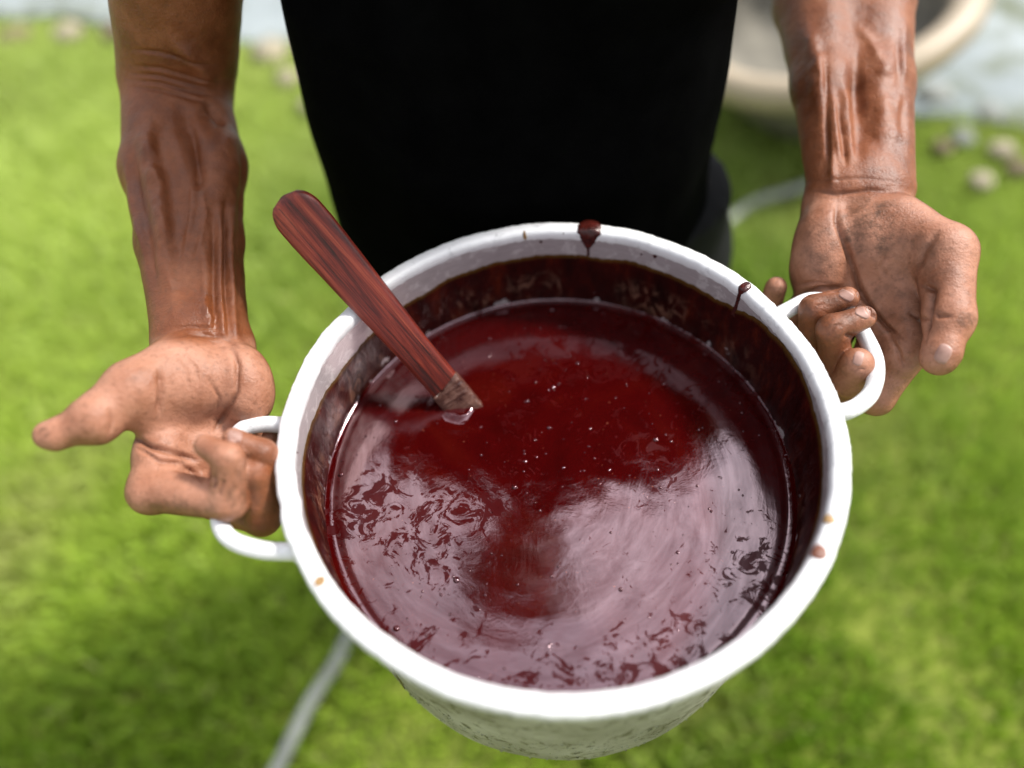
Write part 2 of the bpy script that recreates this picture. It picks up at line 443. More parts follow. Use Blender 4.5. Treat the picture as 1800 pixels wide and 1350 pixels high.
# stones and dry leaves along the edge of the pavement
m_stone = [simple('stone_' + n, c, .85, ns=14, var=.3, bd=.004) for n, c in (('beige', (.30, .26, .18)), ('brown', (.16, .12, .07)), ('grey', (.22, .23, .21)))]
def stone_mesh(seed, s):
    bm = bmesh.new(); bmesh.ops.create_icosphere(bm, subdivisions=2, radius=1)
    for v in bm.verts:
        k = 1 + .35 * mnoise.noise(v.co * 1.3 + Vector((seed * 9.1, 0, 0))); v.co *= k
        v.co.x *= s[0]; v.co.y *= s[1]; v.co.z *= s[2]
    me = bpy.data.meshes.new('stone'); bm.to_mesh(me); bm.free(); return me
stones = [  # photo position, size, material, label
    (478, 98, .055, 0, 'round beige stone on the grass between the left arm and the black shirt'),
    (505, 140, .036, 0, 'small beige stone just below the round one beside the black shirt'),
    (548, 190, .035, 0, 'pale stone half hidden by the left edge of the black shirt'),
    (300, 55, .04, 1, 'brown stone at the pavement edge directly behind the left elbow'),
    (120, 62, .05, 0, 'pale beige stone on the pavement edge at the far left'),
    (30, 68, .05, 1, 'dark brown stone on the pavement edge in the left corner'),
    (200, 52, .045, 1, 'brown stone on the pavement edge left of the left elbow'),
    (1757, 268, .032, 0, 'cream stone on the lawn at the right margin'),
    (1722, 322, .030, 0, 'beige stone below the cream one on the lawn at the right'),
    (1690, 245, .030, 2, 'grey stone on the pavement edge right of the right wrist'),
    (1640, 175, .05, 2, 'grey stone on the pavement right of the right forearm'),
    (1735, 205, .04, 2, 'grey stone on the pavement at the upper right'),
    (1788, 300, .03, 1, 'brown stone at the extreme right edge of the lawn'),
    (1655, 262, .028, 1, 'brown stone nearest the right wrist'),
]
for i, (px, py, s, mi, lab) in enumerate(stones):
    q = ONZ(px, py, .02 if py > 60 else .04)
    me = stone_mesh(i, (s * 1.15, s, s * .6))
    o = link('stone', me, m_stone[mi])
    o.location = (q[0], q[1], .02 + s * .2); o.rotation_euler = (0, 0, i * 1.3)
    tag(o, lab, 'stone', 'stones along the edge of the lawn')

# ------------------------------------------------------------------ the pot
R_OUT, R_IN = .180, .1676
LIQ = RIM_Z - .0767
pot = empty('pot', (0, 0, RIM_Z - .236), 'large round white-grey aluminium pot with two loop handles, half full of dark red sauce', 'pot')
m_rim = aluminium_material('aluminium_rim', 'rim'); m_in = aluminium_material('aluminium_inside', 'inside'); m_out = aluminium_material('aluminium_outside', 'outside')
def wob(a, s, o): return mnoise.noise(Vector((math.cos(a) * s, math.sin(a) * s, o)))
def dents(a, i, r, z):
    # hammered, slightly uneven rim with two real dents
    k = .0006 * wob(a, 5, 1) + .0003 * wob(a, 22, 4) + .00035 * wob(a, 60, 9) + .0002 * wob(a, 170, 3)
    for a0, w_, h in ((math.radians(-160), .05, .0016), (math.radians(199), .03, -.001), (math.radians(150), .05, .0008)):
        dd = (a - a0 + math.pi) % (2 * math.pi) - math.pi
        k -= h * math.exp(-(dd / w_) ** 2)
    return (k, k * .8)
Z = RIM_Z
prof = []
for k in range(22):      # rolled rim: flattened bead
    a = math.pi * 1.08 - 2 * math.pi * .80 * k / 21 * -1
    a = math.radians(215) - math.radians(325) * k / 21
    ex = .75
    cx, cz = math.cos(a), math.sin(a)
    prof.append(((R_OUT + R_IN) / 2 + .0062 * math.copysign(abs(cx) ** ex, cx), Z - .006 + .006 * math.copysign(abs(cz) ** ex, cz)))
V, F = lathe(prof, 420, dr=dents)
link('rim', pymesh(V, F), m_rim, pot)
prof = [(R_IN + .0004, Z - .008), (R_IN + .0002, Z - .02), (R_IN, Z - .05), (R_IN - .001, Z - .09), (.163, Z - .19), (.150, Z - .212), (.120, Z - .2195), (.001, Z - .22)]
V, F = lathe(prof, 300); link('inner_wall', pymesh(V, F), m_in, pot)
prof = [(R_IN + .0035, Z - .009), (R_IN + .0036, Z - .03), (R_IN + .0030, Z - .10), (.1695, Z - .175), (.1685, Z - .200), (.1645, Z - .217), (.156, Z - .229), (.142, Z - .235), (.001, Z - .236)]
def dent2(a, i, r, z): return (.0007 * mnoise.noise(Vector((math.cos(a) * 4, math.sin(a) * 4, z * 30))), 0)
V, F = lathe(prof, 300, dr=dent2); link('outer_wall', pymesh(V, F), m_out, pot)

# handles (two cast loops, attached a little under the rim)
HZ = Z - .019
hl = [(506, 748), (462, 746), (424, 757), (403, 800), (392, 860), (386, 912), (406, 948), (462, 967), (528, 970)]
PL = [ONZ(x, y, HZ) for x, y in hl]
a0 = math.atan2(PL[0][1], PL[0][0]); a1 = math.atan2(PL[-1][1], PL[-1][0])
def pol(a, r, z=HZ): return np.array([r * math.cos(a), r * math.sin(a), z])
PL = [pol(a0, .1765, HZ - .004)] + PL + [pol(a1, .1765, HZ - .004)]
hr = [(1392, 541), (1425, 527), (1465, 533), (1500, 560), (1528, 606), (1540, 645), (1534, 684), (1515, 708), (1490, 722)]
PR_ = [ONZ(x, y, HZ) for x, y in hr]
b0 = math.atan2(PR_[0][1], PR_[0][0]); b1 = math.atan2(PR_[-1][1], PR_[-1][0])
PR_ = [pol(b0, .1765, HZ - .004)] + PR_ + [pol(b1, .1765, HZ - .004)]
m_handle = aluminium_material('aluminium_handle', 'rim')
for pts in (PL, PR_):
    cc = catmull(pts, 14)
    rad = .0056 + .0012 * (np.abs(np.linspace(-1, 1, len(cc))) ** 8)
    V, F = tube(cc, rad, 24, wob=.06)
    link('handle', pymesh(V, F), m_handle, pot)

# sauce dried on the wall: ragged upper edge, thin scraped zone above the liquid
m_wall_sauce = sauce_material('sauce_on_wall', True)
def top_edge(a):
    """height of the dried edge under the rim top, by direction"""
    d = (math.degrees(a) + 360) % 360
    keys = [(0, -.0135), (12, -.010), (22, -.0075), (32, -.011), (45, -.022), (60, -.022), (80, -.023), (100, -.024), (120, -.026), (140, -.030), (155, -.031), (170, -.026), (190, -.018), (205, -.015),
            (225, -.016), (250, -.02), (280, -.022), (310, -.022), (335, -.018), (350, -.017), (360, -.0135)]
    z = float(np.interp(d, [k[0] for k in keys], [k[1] for k in keys]))
    z += .0022 * wob(a, 7, 2) + .0012 * wob(a, 30, 6) + .0007 * wob(a, 110, 8)
    return Z + z - .002
n = 720; NR = 16; V = []; F = []; thin = []; edge = []
for k in range(n):
    a = 2 * math.pi * k / n; te = top_edge(a)
    for i in range(NR):
        f = i / (NR - 1)
        z = te + (LIQ - .004 - te) * f
        r = R_IN - (.0000 if i == 0 else .0008 + .0006 * wob(a, 12, z * 90) + .0003 * wob(a, 60, z * 300))
        V.append((r * math.cos(a), r * math.sin(a), z if i else te + .0003))
        zz = (z - LIQ) / .05
        thin.append(float(np.clip(1.25 - abs(zz - .34) * 3.0, 0, 1)) * float(np.clip(.55 + 1.6 * wob(a, 3.5, 11), 0, 1)))
        edge.append(1.0 if i == 0 else (.5 if i == 1 and f * 100 < 3 else 0.0))
for k in range(n):
    k2 = (k + 1) % n
    for i in range(NR - 1): F.append((k * NR + i, k2 * NR + i, k2 * NR + i + 1, k * NR + i + 1))
me = pymesh(V, F); attr(me, 'thin', thin); attr(me, 'edge', edge)
link('dried_sauce', me, m_wall_sauce, pot)

# drips and spots
m_drip = simple('sauce_drip', (.045, .006, .004), .25, ns=200, var=.5, bs=.5, bd=.0006)
m_spot_brown = simple('sauce_spot_brown', (.14, .045, .022), .4, ns=200, var=.4)
m_spot_ochre = simple('sauce_spot_ochre', (.30, .18, .07), .5, ns=200, var=.3)
def surf_point(a, s):
    """s: metres along the surface from the middle of the rim's top (negative = outward) -> point, normal"""
    e = np.array([math.cos(a), math.sin(a), 0]); rm = (R_OUT + R_IN) / 2
    if s < .0055:
        r = rm - s; z = Z + .0006 - .35 * max(0, abs(s) - .003) ; nn = np.array([0, 0, 1.0])
        if abs(s) > .003: nn = nn - .4 * e * np.sign(s)
        return e * r + np.array([0, 0, z]), nn / np.linalg.norm(nn)
    if s < .011:
        f = (s - .0055) / .0055
        return e * (rm - .0055 - .0010 * math.sin(f * math.pi * .5) + .0004 * f) + np.array([0, 0, Z - .0003 - .0055 * f]), (np.array([0, 0, 1.0]) * (1 - f) - e * f) / math.hypot(1 - f, f)
    return e * (R_IN - .0001) + np.array([0, 0, Z - .0058 - (s - .011)]), -e
def drip(a_deg, prof, m, name, h=.0012):
    """prof: list of (s, halfwidth in m)"""
    V = []; F = []; nu = 11; ss = np.linspace(prof[0][0], prof[-1][0], 34)
    a = math.radians(a_deg)
    for s in ss:
        wdt = float(np.interp(s, [q[0] for q in prof], [q[1] for q in prof])) * (1 + .22 * mnoise.noise(Vector((s * 500, a_deg, 0))))
        for u in np.linspace(-1, 1, nu):
            P, nn = surf_point(a + u * wdt / .17 + .004 * mnoise.noise(Vector((s * 120, a_deg, 3))), s)
            hh = h * math.sqrt(max(0, 1 - u * u)) * min(1, wdt / .004 + .35)
            hh *= 1 + .35 * mnoise.noise(Vector((s * 900, u * 3, a_deg)))
            V.append(P + nn * (hh - .0002 if abs(u) < 1 else -.0004))
    for i in range(len(ss) - 1):
        for k in range(nu - 1): F.append((i * nu + k, i * nu + k + 1, (i + 1) * nu + k + 1, (i + 1) * nu + k))
    return link(name, pymesh(V, F), m, pot)
def ang_of(px, py, z=None):
    q = ONZ(px, py, RIM_Z if z is None else z); return math.degrees(math.atan2(q[1], q[0]))
drip(ang_of(1037, 398), [(-.0060, .0055), (-.004, .0085), (.003, .0092), (.010, .0075), (.016, .0050), (.020, .0030), (.0215, .0012), (.027, .0010), (.0285, .0014), (.030, .0003)], m_drip, 'sauce_drip', .0016)
drip(ang_of(1316, 500), [(-.0025, .0018), (-.001, .0034), (.003, .0038), (.006, .0028), (.010, .0015), (.020, .0013), (.028, .0018), (.032, .0034)], m_drip, 'sauce_drip', .0013)
drip(ang_of(1442, 972), [(-.002, .0016), (.000, .0042), (.003, .0050), (.006, .0035), (.0085, .0012)], m_spot_brown, 'sauce_spot', .0007)
drip(ang_of(1459, 912), [(.000, .0008), (.002, .0028), (.006, .0030), (.009, .0014)], m_spot_ochre, 'sauce_spot', .0005)
drip(ang_of(572, 1016), [(-.003, .0010), (-.001, .0028), (.0015, .0030), (.0035, .0012)], m_spot_ochre, 'sauce_spot', .0006)
drip(ang_of(921, 405), [(.004, .0006), (.007, .0011), (.0105, .0016), (.012, .0005)], m_spot_ochre, 'sauce_spot', .0008)
for (px, py, s, w_) in ((951, 423, .016, .0014), (1127, 446, .018, .0009), (1153, 448, .016, .0018), (990, 408, .008, .0007), (532, 795, .014, .0008)):
    drip(ang_of(px, py, Z - s * .7), [(s - w_, w_ * .3), (s, w_), (s + w_, w_ * .3)], m_drip, 'sauce_spot', .0006)
# streak of old sauce down the outside, at the front left
def outer_streak():
    V = []; F = []; zs = np.linspace(Z - .045, Z - .135, 30)
    q = BP(812, 1243, .50); a = math.radians(-127)
    for i, z in enumerate(zs):
        w_ = .0026 * math.sin(math.pi * min(1, .12 + i / 30)) + .0006 * mnoise.noise(Vector((i * .7, 0, 0)))
        for u in (-1, -.5, 0, .5, 1):
            aa = a + (u * w_ + .0012 * mnoise.noise(Vector((i * .2, 5, 0)))) / .17
            r = R_IN + .0042 + .0007 * (1 - u * u)
            V.append((r * math.cos(aa), r * math.sin(aa), z))
    for i in range(29):
        for k in range(4): F.append((i * 5 + k, i * 5 + k + 1, i * 5 + 6 + k, i * 5 + 5 + k))
    link('sauce_streak', pymesh(V, F), m_drip, pot)
outer_streak()
# water beads on the lower outside
def beads():
    m, t, p = mat('water_bead'); p.inputs['Base Color'].default_value = (.9, .93, .95, 1); p.inputs['Roughness'].default_value = .03
    p.inputs['Transmission Weight'].default_value = 1; p.inputs['IOR'].default_value = 1.33
    bm = bmesh.new()
    for k in range(220):
        a = math.radians(random.uniform(-145, -30)); z = Z - random.uniform(.13, .21)
        r = float(np.interp(Z - z, [.10, .175, .200, .217], [.1706, .1695, .1685, .1645]))
        s = random.uniform(.0005, .0013)
        mtx = Matrix.Translation((r * math.cos(a), r * math.sin(a), z)) @ Matrix.Scale(s, 4)
        bmesh.ops.create_icosphere(bm, subdivisions=1, radius=1, matrix=mtx)
    me = bpy.data.meshes.new('b'); bm.to_mesh(me); bm.free()
    tag(link('water_beads', me, m, pot), kind='stuff')
beads()

# ------------------------------------------------------------------ the sauce
m_sauce = sauce_material()
SP_IN = ONZ(806, 716, LIQ)                      # where the stick enters the sauce
def sauce():
    nr, na = 230, 560; Rl = R_IN - .0006
    r = Rl * np.linspace(0, 1, nr) ** .8; a = np.linspace(0, 2 * np.pi, na, endpoint=False)
    V = []
    for ri in r:
        for ai in a:
            x, y = ri * math.cos(ai), ri * math.sin(ai)
            # swirl coordinates: streaks drawn round the pot by the stick
            ph = ai + 9 * ri
            sw = mnoise.noise(Vector((math.cos(ph) * 2.2, math.sin(ph) * 2.2, ri * 70)))
            z = .00022 * sw * sstep(.0, .05, ri)
            z += .00032 * mnoise.noise(Vector((x * 17, y * 17, 2)))
            z += .00005 * mnoise.noise(Vector((x * 60, y * 60, 5)))
            e = (Rl - ri)
            z += .0012 * math.exp(-e / .0013) - .0006 * math.exp(-((e - .006) / .003) ** 2)
            dx, dy = x - SP_IN[0], y - SP_IN[1]; dd = math.hypot(dx, dy)
            z += (.0018 + .0012 * mnoise.noise(Vector((x * 90, y * 90, 1)))) * math.exp(-max(0, dd - .010) / .003) + .0002 * math.exp(-((dd - .020) / .004) ** 2)
            V.append((x, y, LIQ + z))
    V = np.array(V)
    i = np.arange(nr - 1)[:, None] * na; k = np.arange(na)[None]; k2 = (k + 1) % na
    Q = np.stack([i + k, i + k2, i + na + k2, i + na + k], -1).reshape(-1, 4)
    me = fastmesh(V, Q[:, ::-1])
    root = link('sauce', me, m_sauce)
    tag(root, 'thick glossy dark red sauce filling the aluminium pot', 'sauce')
    # bubbles and specks floating on top
    bm = bmesh.new()
    for q in range(230):
        rr = Rl * .96 * math.sqrt(random.random()); aa = random.uniform(0, 2 * math.pi)
        x, y = rr * math.cos(aa), rr * math.sin(aa)
        dens = mnoise.noise(Vector((x * 14, y * 14, 9)))
        if dens < -.05 and random.random() < .8: continue
        s = random.uniform(.0004, .0011) * (1 + (random.random() < .08) * 1.2)
        mtx = Matrix.Translation((x, y, LIQ + .0002)) @ Matrix.Diagonal((s, s * random.uniform(.7, 1.3), s * .55, 1))
        bmesh.ops.create_icosphere(bm, subdivisions=2, radius=1, matrix=mtx)
    mb = bpy.data.meshes.new('b'); bm.to_mesh(mb); bm.free()
    b = link('bubbles', mb, m_sauce); b.parent = root; b['kind'] = 'stuff'
sauce()

# ------------------------------------------------------------------ wooden stick / spatula
def spatula():
    # centre line: from below the liquid over the rim to the round top end
    A = ONZ(812, 712, LIQ)
    B = ONZ(640, 512, Z + .012)
    d = (B - A); d /= np.linalg.norm(d)
    # length so that the top end lands near photo (508, 372)
    best = min((abs(PROJ(A + d * s)[0] - 497), s) for s in np.linspace(.1, .5, 400))[1]
    L0, L1 = -.035, best
    side = np.cross(d, -(A + d * .12 - CAM)); side /= np.linalg.norm(side)
    up = np.cross(side, d)
    if up @ (CAM - A) < 0: up = -up; side = -side
    # tilt the flat face a little so that one edge shows
    ca, sa = math.cos(.30), math.sin(.30)
    side, up = side * ca + up * sa, up * ca - side * sa
    if side @ RT < 0: pass
    root_loc = A
    mtx = Matrix(((d[0], side[0], up[0], A[0]), (d[1], side[1], up[1], A[1]), (d[2], side[2], up[2], A[2]), (0, 0, 0, 1)))
    m_wood = wood_material()
    root = bpy.data.objects.new('wooden_spatula', None); COL.objects.link(root); root.matrix_world = mtx
    root.empty_display_size = .05
    tag(root, 'flat red-brown wooden stick leaning on the pot rim, lower end in sauce', 'spatula')
    def body(x0, x1, extra, name, m, nz=0.0, xr=None):
        V = []; F = []; n = 90; seg = 28
        for i in range(n):
            x = x0 + (x1 - x0) * i / (n - 1)
            hw = float(np.interp(x, [L0, 0, .06, L1 * .55, L1 - .03, L1], [.0130, .0124, .0130, .0152, .0176, .0172]))
            t_ = float(np.interp(x, [L0, 0, L1 * .5, L1], [.0035, .0040, .0052, .0050]))
            e = L1 - x
            if e < .018 and name == 'shaft': hw *= max(.02, math.sqrt(1 - (1 - e / .018) ** 2 * .999)) ** .8; 
            if e < .004 and name == 'shaft': t_ *= max(.3, math.sqrt(e / .004 + .05))
            hw += extra; t_ += extra
            for k in range(seg):
                a = 2 * math.pi * k / seg
                cx, cz = math.cos(a), math.sin(a)
                yy = hw * math.copysign(abs(cx) ** .35, cx); zz = t_ * math.copysign(abs(cz) ** .5, cz)
                nn = .00022 * mnoise.noise(Vector((x * 60, yy * 500, zz * 300))) + nz * mnoise.noise(Vector((x * 500, yy * 500, zz * 500)))
                xx = x
                if xr and i == n - 1: xx += .004 * mnoise.noise(Vector((yy * 180, zz * 100, 4))) + .005 * (yy / hw)
                V.append((xx, yy * (1 + nn * 40), zz + nn))
        for i in range(n - 1):
            for k in range(seg): F.append((i * seg + k, i * seg + (k + 1) % seg, (i + 1) * seg + (k + 1) % seg, (i + 1) * seg + k))
        F.append(tuple(range(seg))[::-1]); F.append(tuple((n - 1) * seg + k for k in range(seg)))
        me = pymesh(V, F); me.name = name
        o = bpy.data.objects.new(name, me); COL.objects.link(o); me.materials.append(m); o.parent = root
        me.polygons.foreach_set('use_smooth', [True] * len(me.polygons)); return o
    body(L0, L1, 0, 'shaft', m_wood)
    mc, t, p = mat('stick_coating')
    c = ramp(t, noise_at(t, 160, 7, .7), [(.36, (.035, .006, .004)), (.48, (.10, .040, .028)), (.7, (.19, .095, .070))])
    t.links.new(c, p.inputs['Base Color']); p.inputs['Roughness'].default_value = .32
    bump(t, p, noise_at(t, 240, 7, .7), .9, .0016)
    body(L0 - .001, .021, .0008, 'sauce_coating', mc, .0006, True)
spatula()

# ------------------------------------------------------------------ implicit-surface modelling of the body
class Cap:
    def __init__(s, a, b, ra, rb): s.a, s.b, s.ra, s.rb = np.array(a), np.array(b), ra, rb; s.c = (s.a + s.b) / 2; s.R = np.linalg.norm(s.a - s.b) / 2 + max(ra, rb)
    def d(s, P):
        ba = s.b - s.a; L2 = ba @ ba + 1e-12; h = np.clip((P - s.a) @ ba / L2, 0, 1)
        return np.linalg.norm(P - s.a - h[:, None] * ba, axis=1) - (s.ra + (s.rb - s.ra) * h)
class Ell:
    def __init__(s, c, r, ax): s.c = np.array(c); s.r = np.array(r); s.ax = np.array(ax); s.R = max(r)
    def d(s, P):
        q = (P - s.c) @ s.ax.T; k0 = np.linalg.norm(q / s.r, axis=1); k1 = np.linalg.norm(q / s.r ** 2, axis=1) + 1e-9
        return k0 * (k0 - 1) / k1
CAX = np.stack([RT, UP, FW])
def C2(a, b):      # capsule from (px,py,depth,radius px)
    return Cap(BP(*a[:3]), BP(*b[:3]), a[3] * a[2] / FPX, b[3] * b[2] / FPX)
def chain(*pts): return [C2(pts[i], pts[i + 1]) for i in range(len(pts) - 1)]
def E2(x, y, d, rx, ry, rz, rot=0):   # ellipsoid facing the camera, radii px, px, metres; rot degrees clockwise in the picture
    c, s = math.cos(math.radians(-rot)), math.sin(math.radians(-rot))
    ax = np.stack([RT * c + UP * s, -RT * s + UP * c, FW])
    return Ell(BP(x, y, d), (rx * d / FPX, ry * d / FPX, rz), ax)
def smin(a, b, k):
    h = np.maximum(k - np.abs(a - b), 0) / k
    return np.minimum(a, b) - h * h * k * .25
def evaluate(parts, P):
    lo, hi = P.min(0), P.max(0); D = np.full(len(P), .2)
    for prims, kin, kfar, knear, anchor, rn in parts:
        g = None
        for q in prims:
            dd = np.linalg.norm(np.maximum(np.maximum(lo - q.c, q.c - hi), 0))
            if dd > q.R + .03: continue
            v = q.d(P); g = v if g is None else smin(g, v, kin)
        if g is None: continue
        if anchor is None: D = smin(D, g, kfar)
        else:
            wt = 1 - sstep(rn * .6, rn * 1.4, np.linalg.norm(P - anchor, axis=1))
            D = smin(D, g, kfar + (knear - kfar) * wt)
    return D
def surface(fn, lo, hi, h):
    lo = np.array(lo); B = 8; nb = np.ceil((np.array(hi) - lo) / h / B).astype(int); dims = nb * B
    G = np.stack(np.meshgrid(*[np.arange(k) for k in nb], indexing='ij'), -1).reshape(-1, 3)
    cen = lo + (G * B + B / 2) * h
    cd_ = np.empty(len(cen)); order = np.arange(len(cen))
    for s in range(0, len(cen), 256): cd_[s:s + 256] = fn(cen[s:s + 256])
    F = np.repeat(np.repeat(np.repeat(cd_.reshape(nb), B, 0), B, 1), B, 2).astype(np.float32)
    act = np.where(np.abs(cd_) < B * h * 1.25 + .004)[0]
    off = np.stack(np.meshgrid(*[np.arange(B)] * 3, indexing='ij'), -1).reshape(-1, 3)
    for s in range(0, len(act), 24):
        g = G[act[s:s + 24]]; idx = (g[:, None, :] * B + off[None]).reshape(-1, 3)
        F[idx[:, 0], idx[:, 1], idx[:, 2]] = fn(lo + idx * h)
    I = F < 0
    cnt = sum(I[a:dims[0] - 1 + a, b:dims[1] - 1 + b, c:dims[2] - 1 + c].astype(np.int8) for a in (0, 1) for b in (0, 1) for c in (0, 1))
    cells = np.argwhere((cnt > 0) & (cnt < 8)); ids = np.full(cnt.shape, -1, np.int32); ids[tuple(cells.T)] = np.arange(len(cells))
    acc = np.zeros((len(cells), 3)); num = np.zeros(len(cells))
    cor = [(a, b, c) for a in (0, 1) for b in (0, 1) for c in (0, 1)]
    for p_ in cor:
        for ax in range(3):
            if p_[ax]: continue
            q_ = list(p_); q_[ax] = 1
            f0 = F[tuple((cells + p_).T)]; f1 = F[tuple((cells + q_).T)]; m_ = (f0 < 0) != (f1 < 0)
            t_ = np.where(m_, f0 / np.where(f0 == f1, 1, f0 - f1), 0)
            pt = np.tile(np.array(p_, float), (len(cells), 1)); pt[:, ax] = t_
            acc[m_] += pt[m_]; num[m_] += 1
    V = lo + (cells + acc / num[:, None]) * h
    Q = []
    for ax in range(3):
        o1, o2 = [(1, 2), (2, 0), (0, 1)][ax]
        sl0 = [slice(0, dims[k] - 1) for k in range(3)]; sl1 = list(sl0); sl1[ax] = slice(1, dims[ax])
        a_, b_ = I[tuple(sl0)], I[tuple(sl1)]
        e = np.argwhere(a_ != b_); e = e[(e[:, o1] > 0) & (e[:, o2] > 0)]
        ins = a_[tuple(e.T)]
        d1 = np.zeros(3, int); d1[o1] = 1; d2 = np.zeros(3, int); d2[o2] = 1
        q = np.stack([ids[tuple((e - d1 - d2).T)], ids[tuple((e - d2).T)], ids[tuple(e.T)], ids[tuple((e - d1).T)]], 1)
        q[~ins] = q[~ins][:, ::-1]; Q.append(q)
    Q = np.concatenate(Q); Q = Q[(Q >= 0).all(1)]
    return V, Q
def relax(V, Q, it, f=.5):
    for _ in range(it):
        s = np.zeros_like(V); c_ = np.zeros(len(V))
        for k in range(4):
            a_, b_ = Q[:, k], Q[:, (k + 1) % 4]
            for ax in range(3): s[:, ax] += np.bincount(a_, V[b_, ax], len(V)) + np.bincount(b_, V[a_, ax], len(V))
            c_ += np.bincount(a_, minlength=len(V)) + np.bincount(b_, minlength=len(V))
        V = V + f * (s / np.maximum(c_, 1)[:, None] - V)
    return V
def normals(V, Q):
    n = np.cross(V[Q[:, 2]] - V[Q[:, 0]], V[Q[:, 3]] - V[Q[:, 1]]); o = np.zeros_like(V)
    for k in range(4):
        for ax in range(3): o[:, ax] += np.bincount(Q[:, k], n[:, ax], len(V))
    return o / (np.linalg.norm(o, axis=1)[:, None] + 1e-12)
def bounds(parts, m_=.006):
    lo = np.min([q.c - q.R for p_ in parts for q in p_[0]], 0) - m_; hi = np.max([q.c + q.R for p_ in parts for q in p_[0]], 0) + m_
    return lo, hi
def pline(px, py, pts):
    """distance in px to a polyline, and fraction along it"""
    pts = np.array(pts, float); best = np.full(len(px), 1e9); fr = np.zeros(len(px)); n_ = len(pts) - 1
    for i in range(n_):
        a_, b_ = pts[i], pts[i + 1]; ab = b_ - a_
        h_ = np.clip(((px - a_[0]) * ab[0] + (py - a_[1]) * ab[1]) / (ab @ ab), 0, 1)
        d_ = np.hypot(px - a_[0] - h_ * ab[0], py - a_[1] - h_ * ab[1]); m_ = d_ < best
        best[m_] = d_[m_]; fr[m_] = (i + h_[m_]) / n_
    return best, fr

# ------------------------------------------------------------------ the man
SH_L = np.array([-.200, .315, RIM_Z + .43])      # shoulder over the photo's left arm
SH_R = np.array([.190, .315, RIM_Z + .43])

def arm_left():
    el = (306, 165, .600, 88)
    P = []
    # upper arm
    E = BP(302, 150, .610)
    up = [Cap(BP(318, 150, .612), SH_L + [0, 0, -.04], .038, .046), Cap(BP(290, 120, .60), SH_L + [.012, -.01, -.08], .033, .040),
          Cap(BP(340, 100, .60), SH_L + [.01, .0, -.10], .030, .038), E2(298, -10, .578, 84, 82, .036, 0)]
    P.append((up, .02, .012, .012, None, 0))
    fore = chain((300, 165, .606, 78), (280, 300, .586, 61), (298, 430, .556, 52), (322, 590, .524, 50))       # brachioradialis side
    fore += chain((338, 175, .610, 64), (362, 290, .588, 66), (368, 420, .560, 54), (382, 600, .528, 54))      # flexor side
    fore += chain((320, 180, .622, 70), (320, 320, .604, 72), (334, 450, .574, 62), (352, 600, .536, 52))
    P.append((fore, .010, .010, .010, None, 0))
    palm = chain((350, 590, .526, 60), (345, 640, .520, 62))
    palm += chain((330, 610, .522, 48), (285, 800, .490, 44), (268, 862, .478, 38))
    palm += chain((355, 620, .524, 50), (345, 800, .508, 44), (328, 850, .502, 40))
    palm += chain((380, 620, .526, 50), (392, 800, .522, 42))
    palm += chain((400, 620, .526, 46), (432, 760, .524, 40))
    palm += [E2(430, 676, .508, 50, 74, .020, -14), E2(330, 672, .498, 74, 70, .022, -20)]
    P.append((palm, .009, .012, .012, None, 0))
    th = chain((320, 640, .500, 54), (236, 686, .474, 51), (168, 737, .458, 42), (98, 764, .452, 25), (82, 765, .451, 21))
    th += chain((300, 690, .490, 40), (252, 730, .480, 32))
    P.append((th, .007, .004, .010, BP(290, 680, .49), .035))
    ix = chain((268, 860, .476, 39), (402, 882, .457, 33), (402, 806, .447, 27), (362, 784, .450, 20))
    P.append((ix, .0035, .0012, .010, BP(268, 860, .478), .020))
    md = chain((328, 860, .498, 38), (462, 912, .478, 30), (448, 830, .462, 26), (412, 805, .468, 22))
    P.append((md, .0035, .0010, .008, BP(328, 850, .50), .018))
    rg = chain((388, 830, .512, 34), (510, 880, .492, 26), (462, 796, .464, 24), (410, 771, .460, 19))
    P.append((rg, .0035, .0010, .008, BP(388, 820, .515), .018))
    pk = chain((436, 780, .524, 30), (512, 800, .520, 22), (476, 768, .507, 15))
    P.append((pk, .003, .0010, .007, BP(436, 775, .525), .015))
    return P

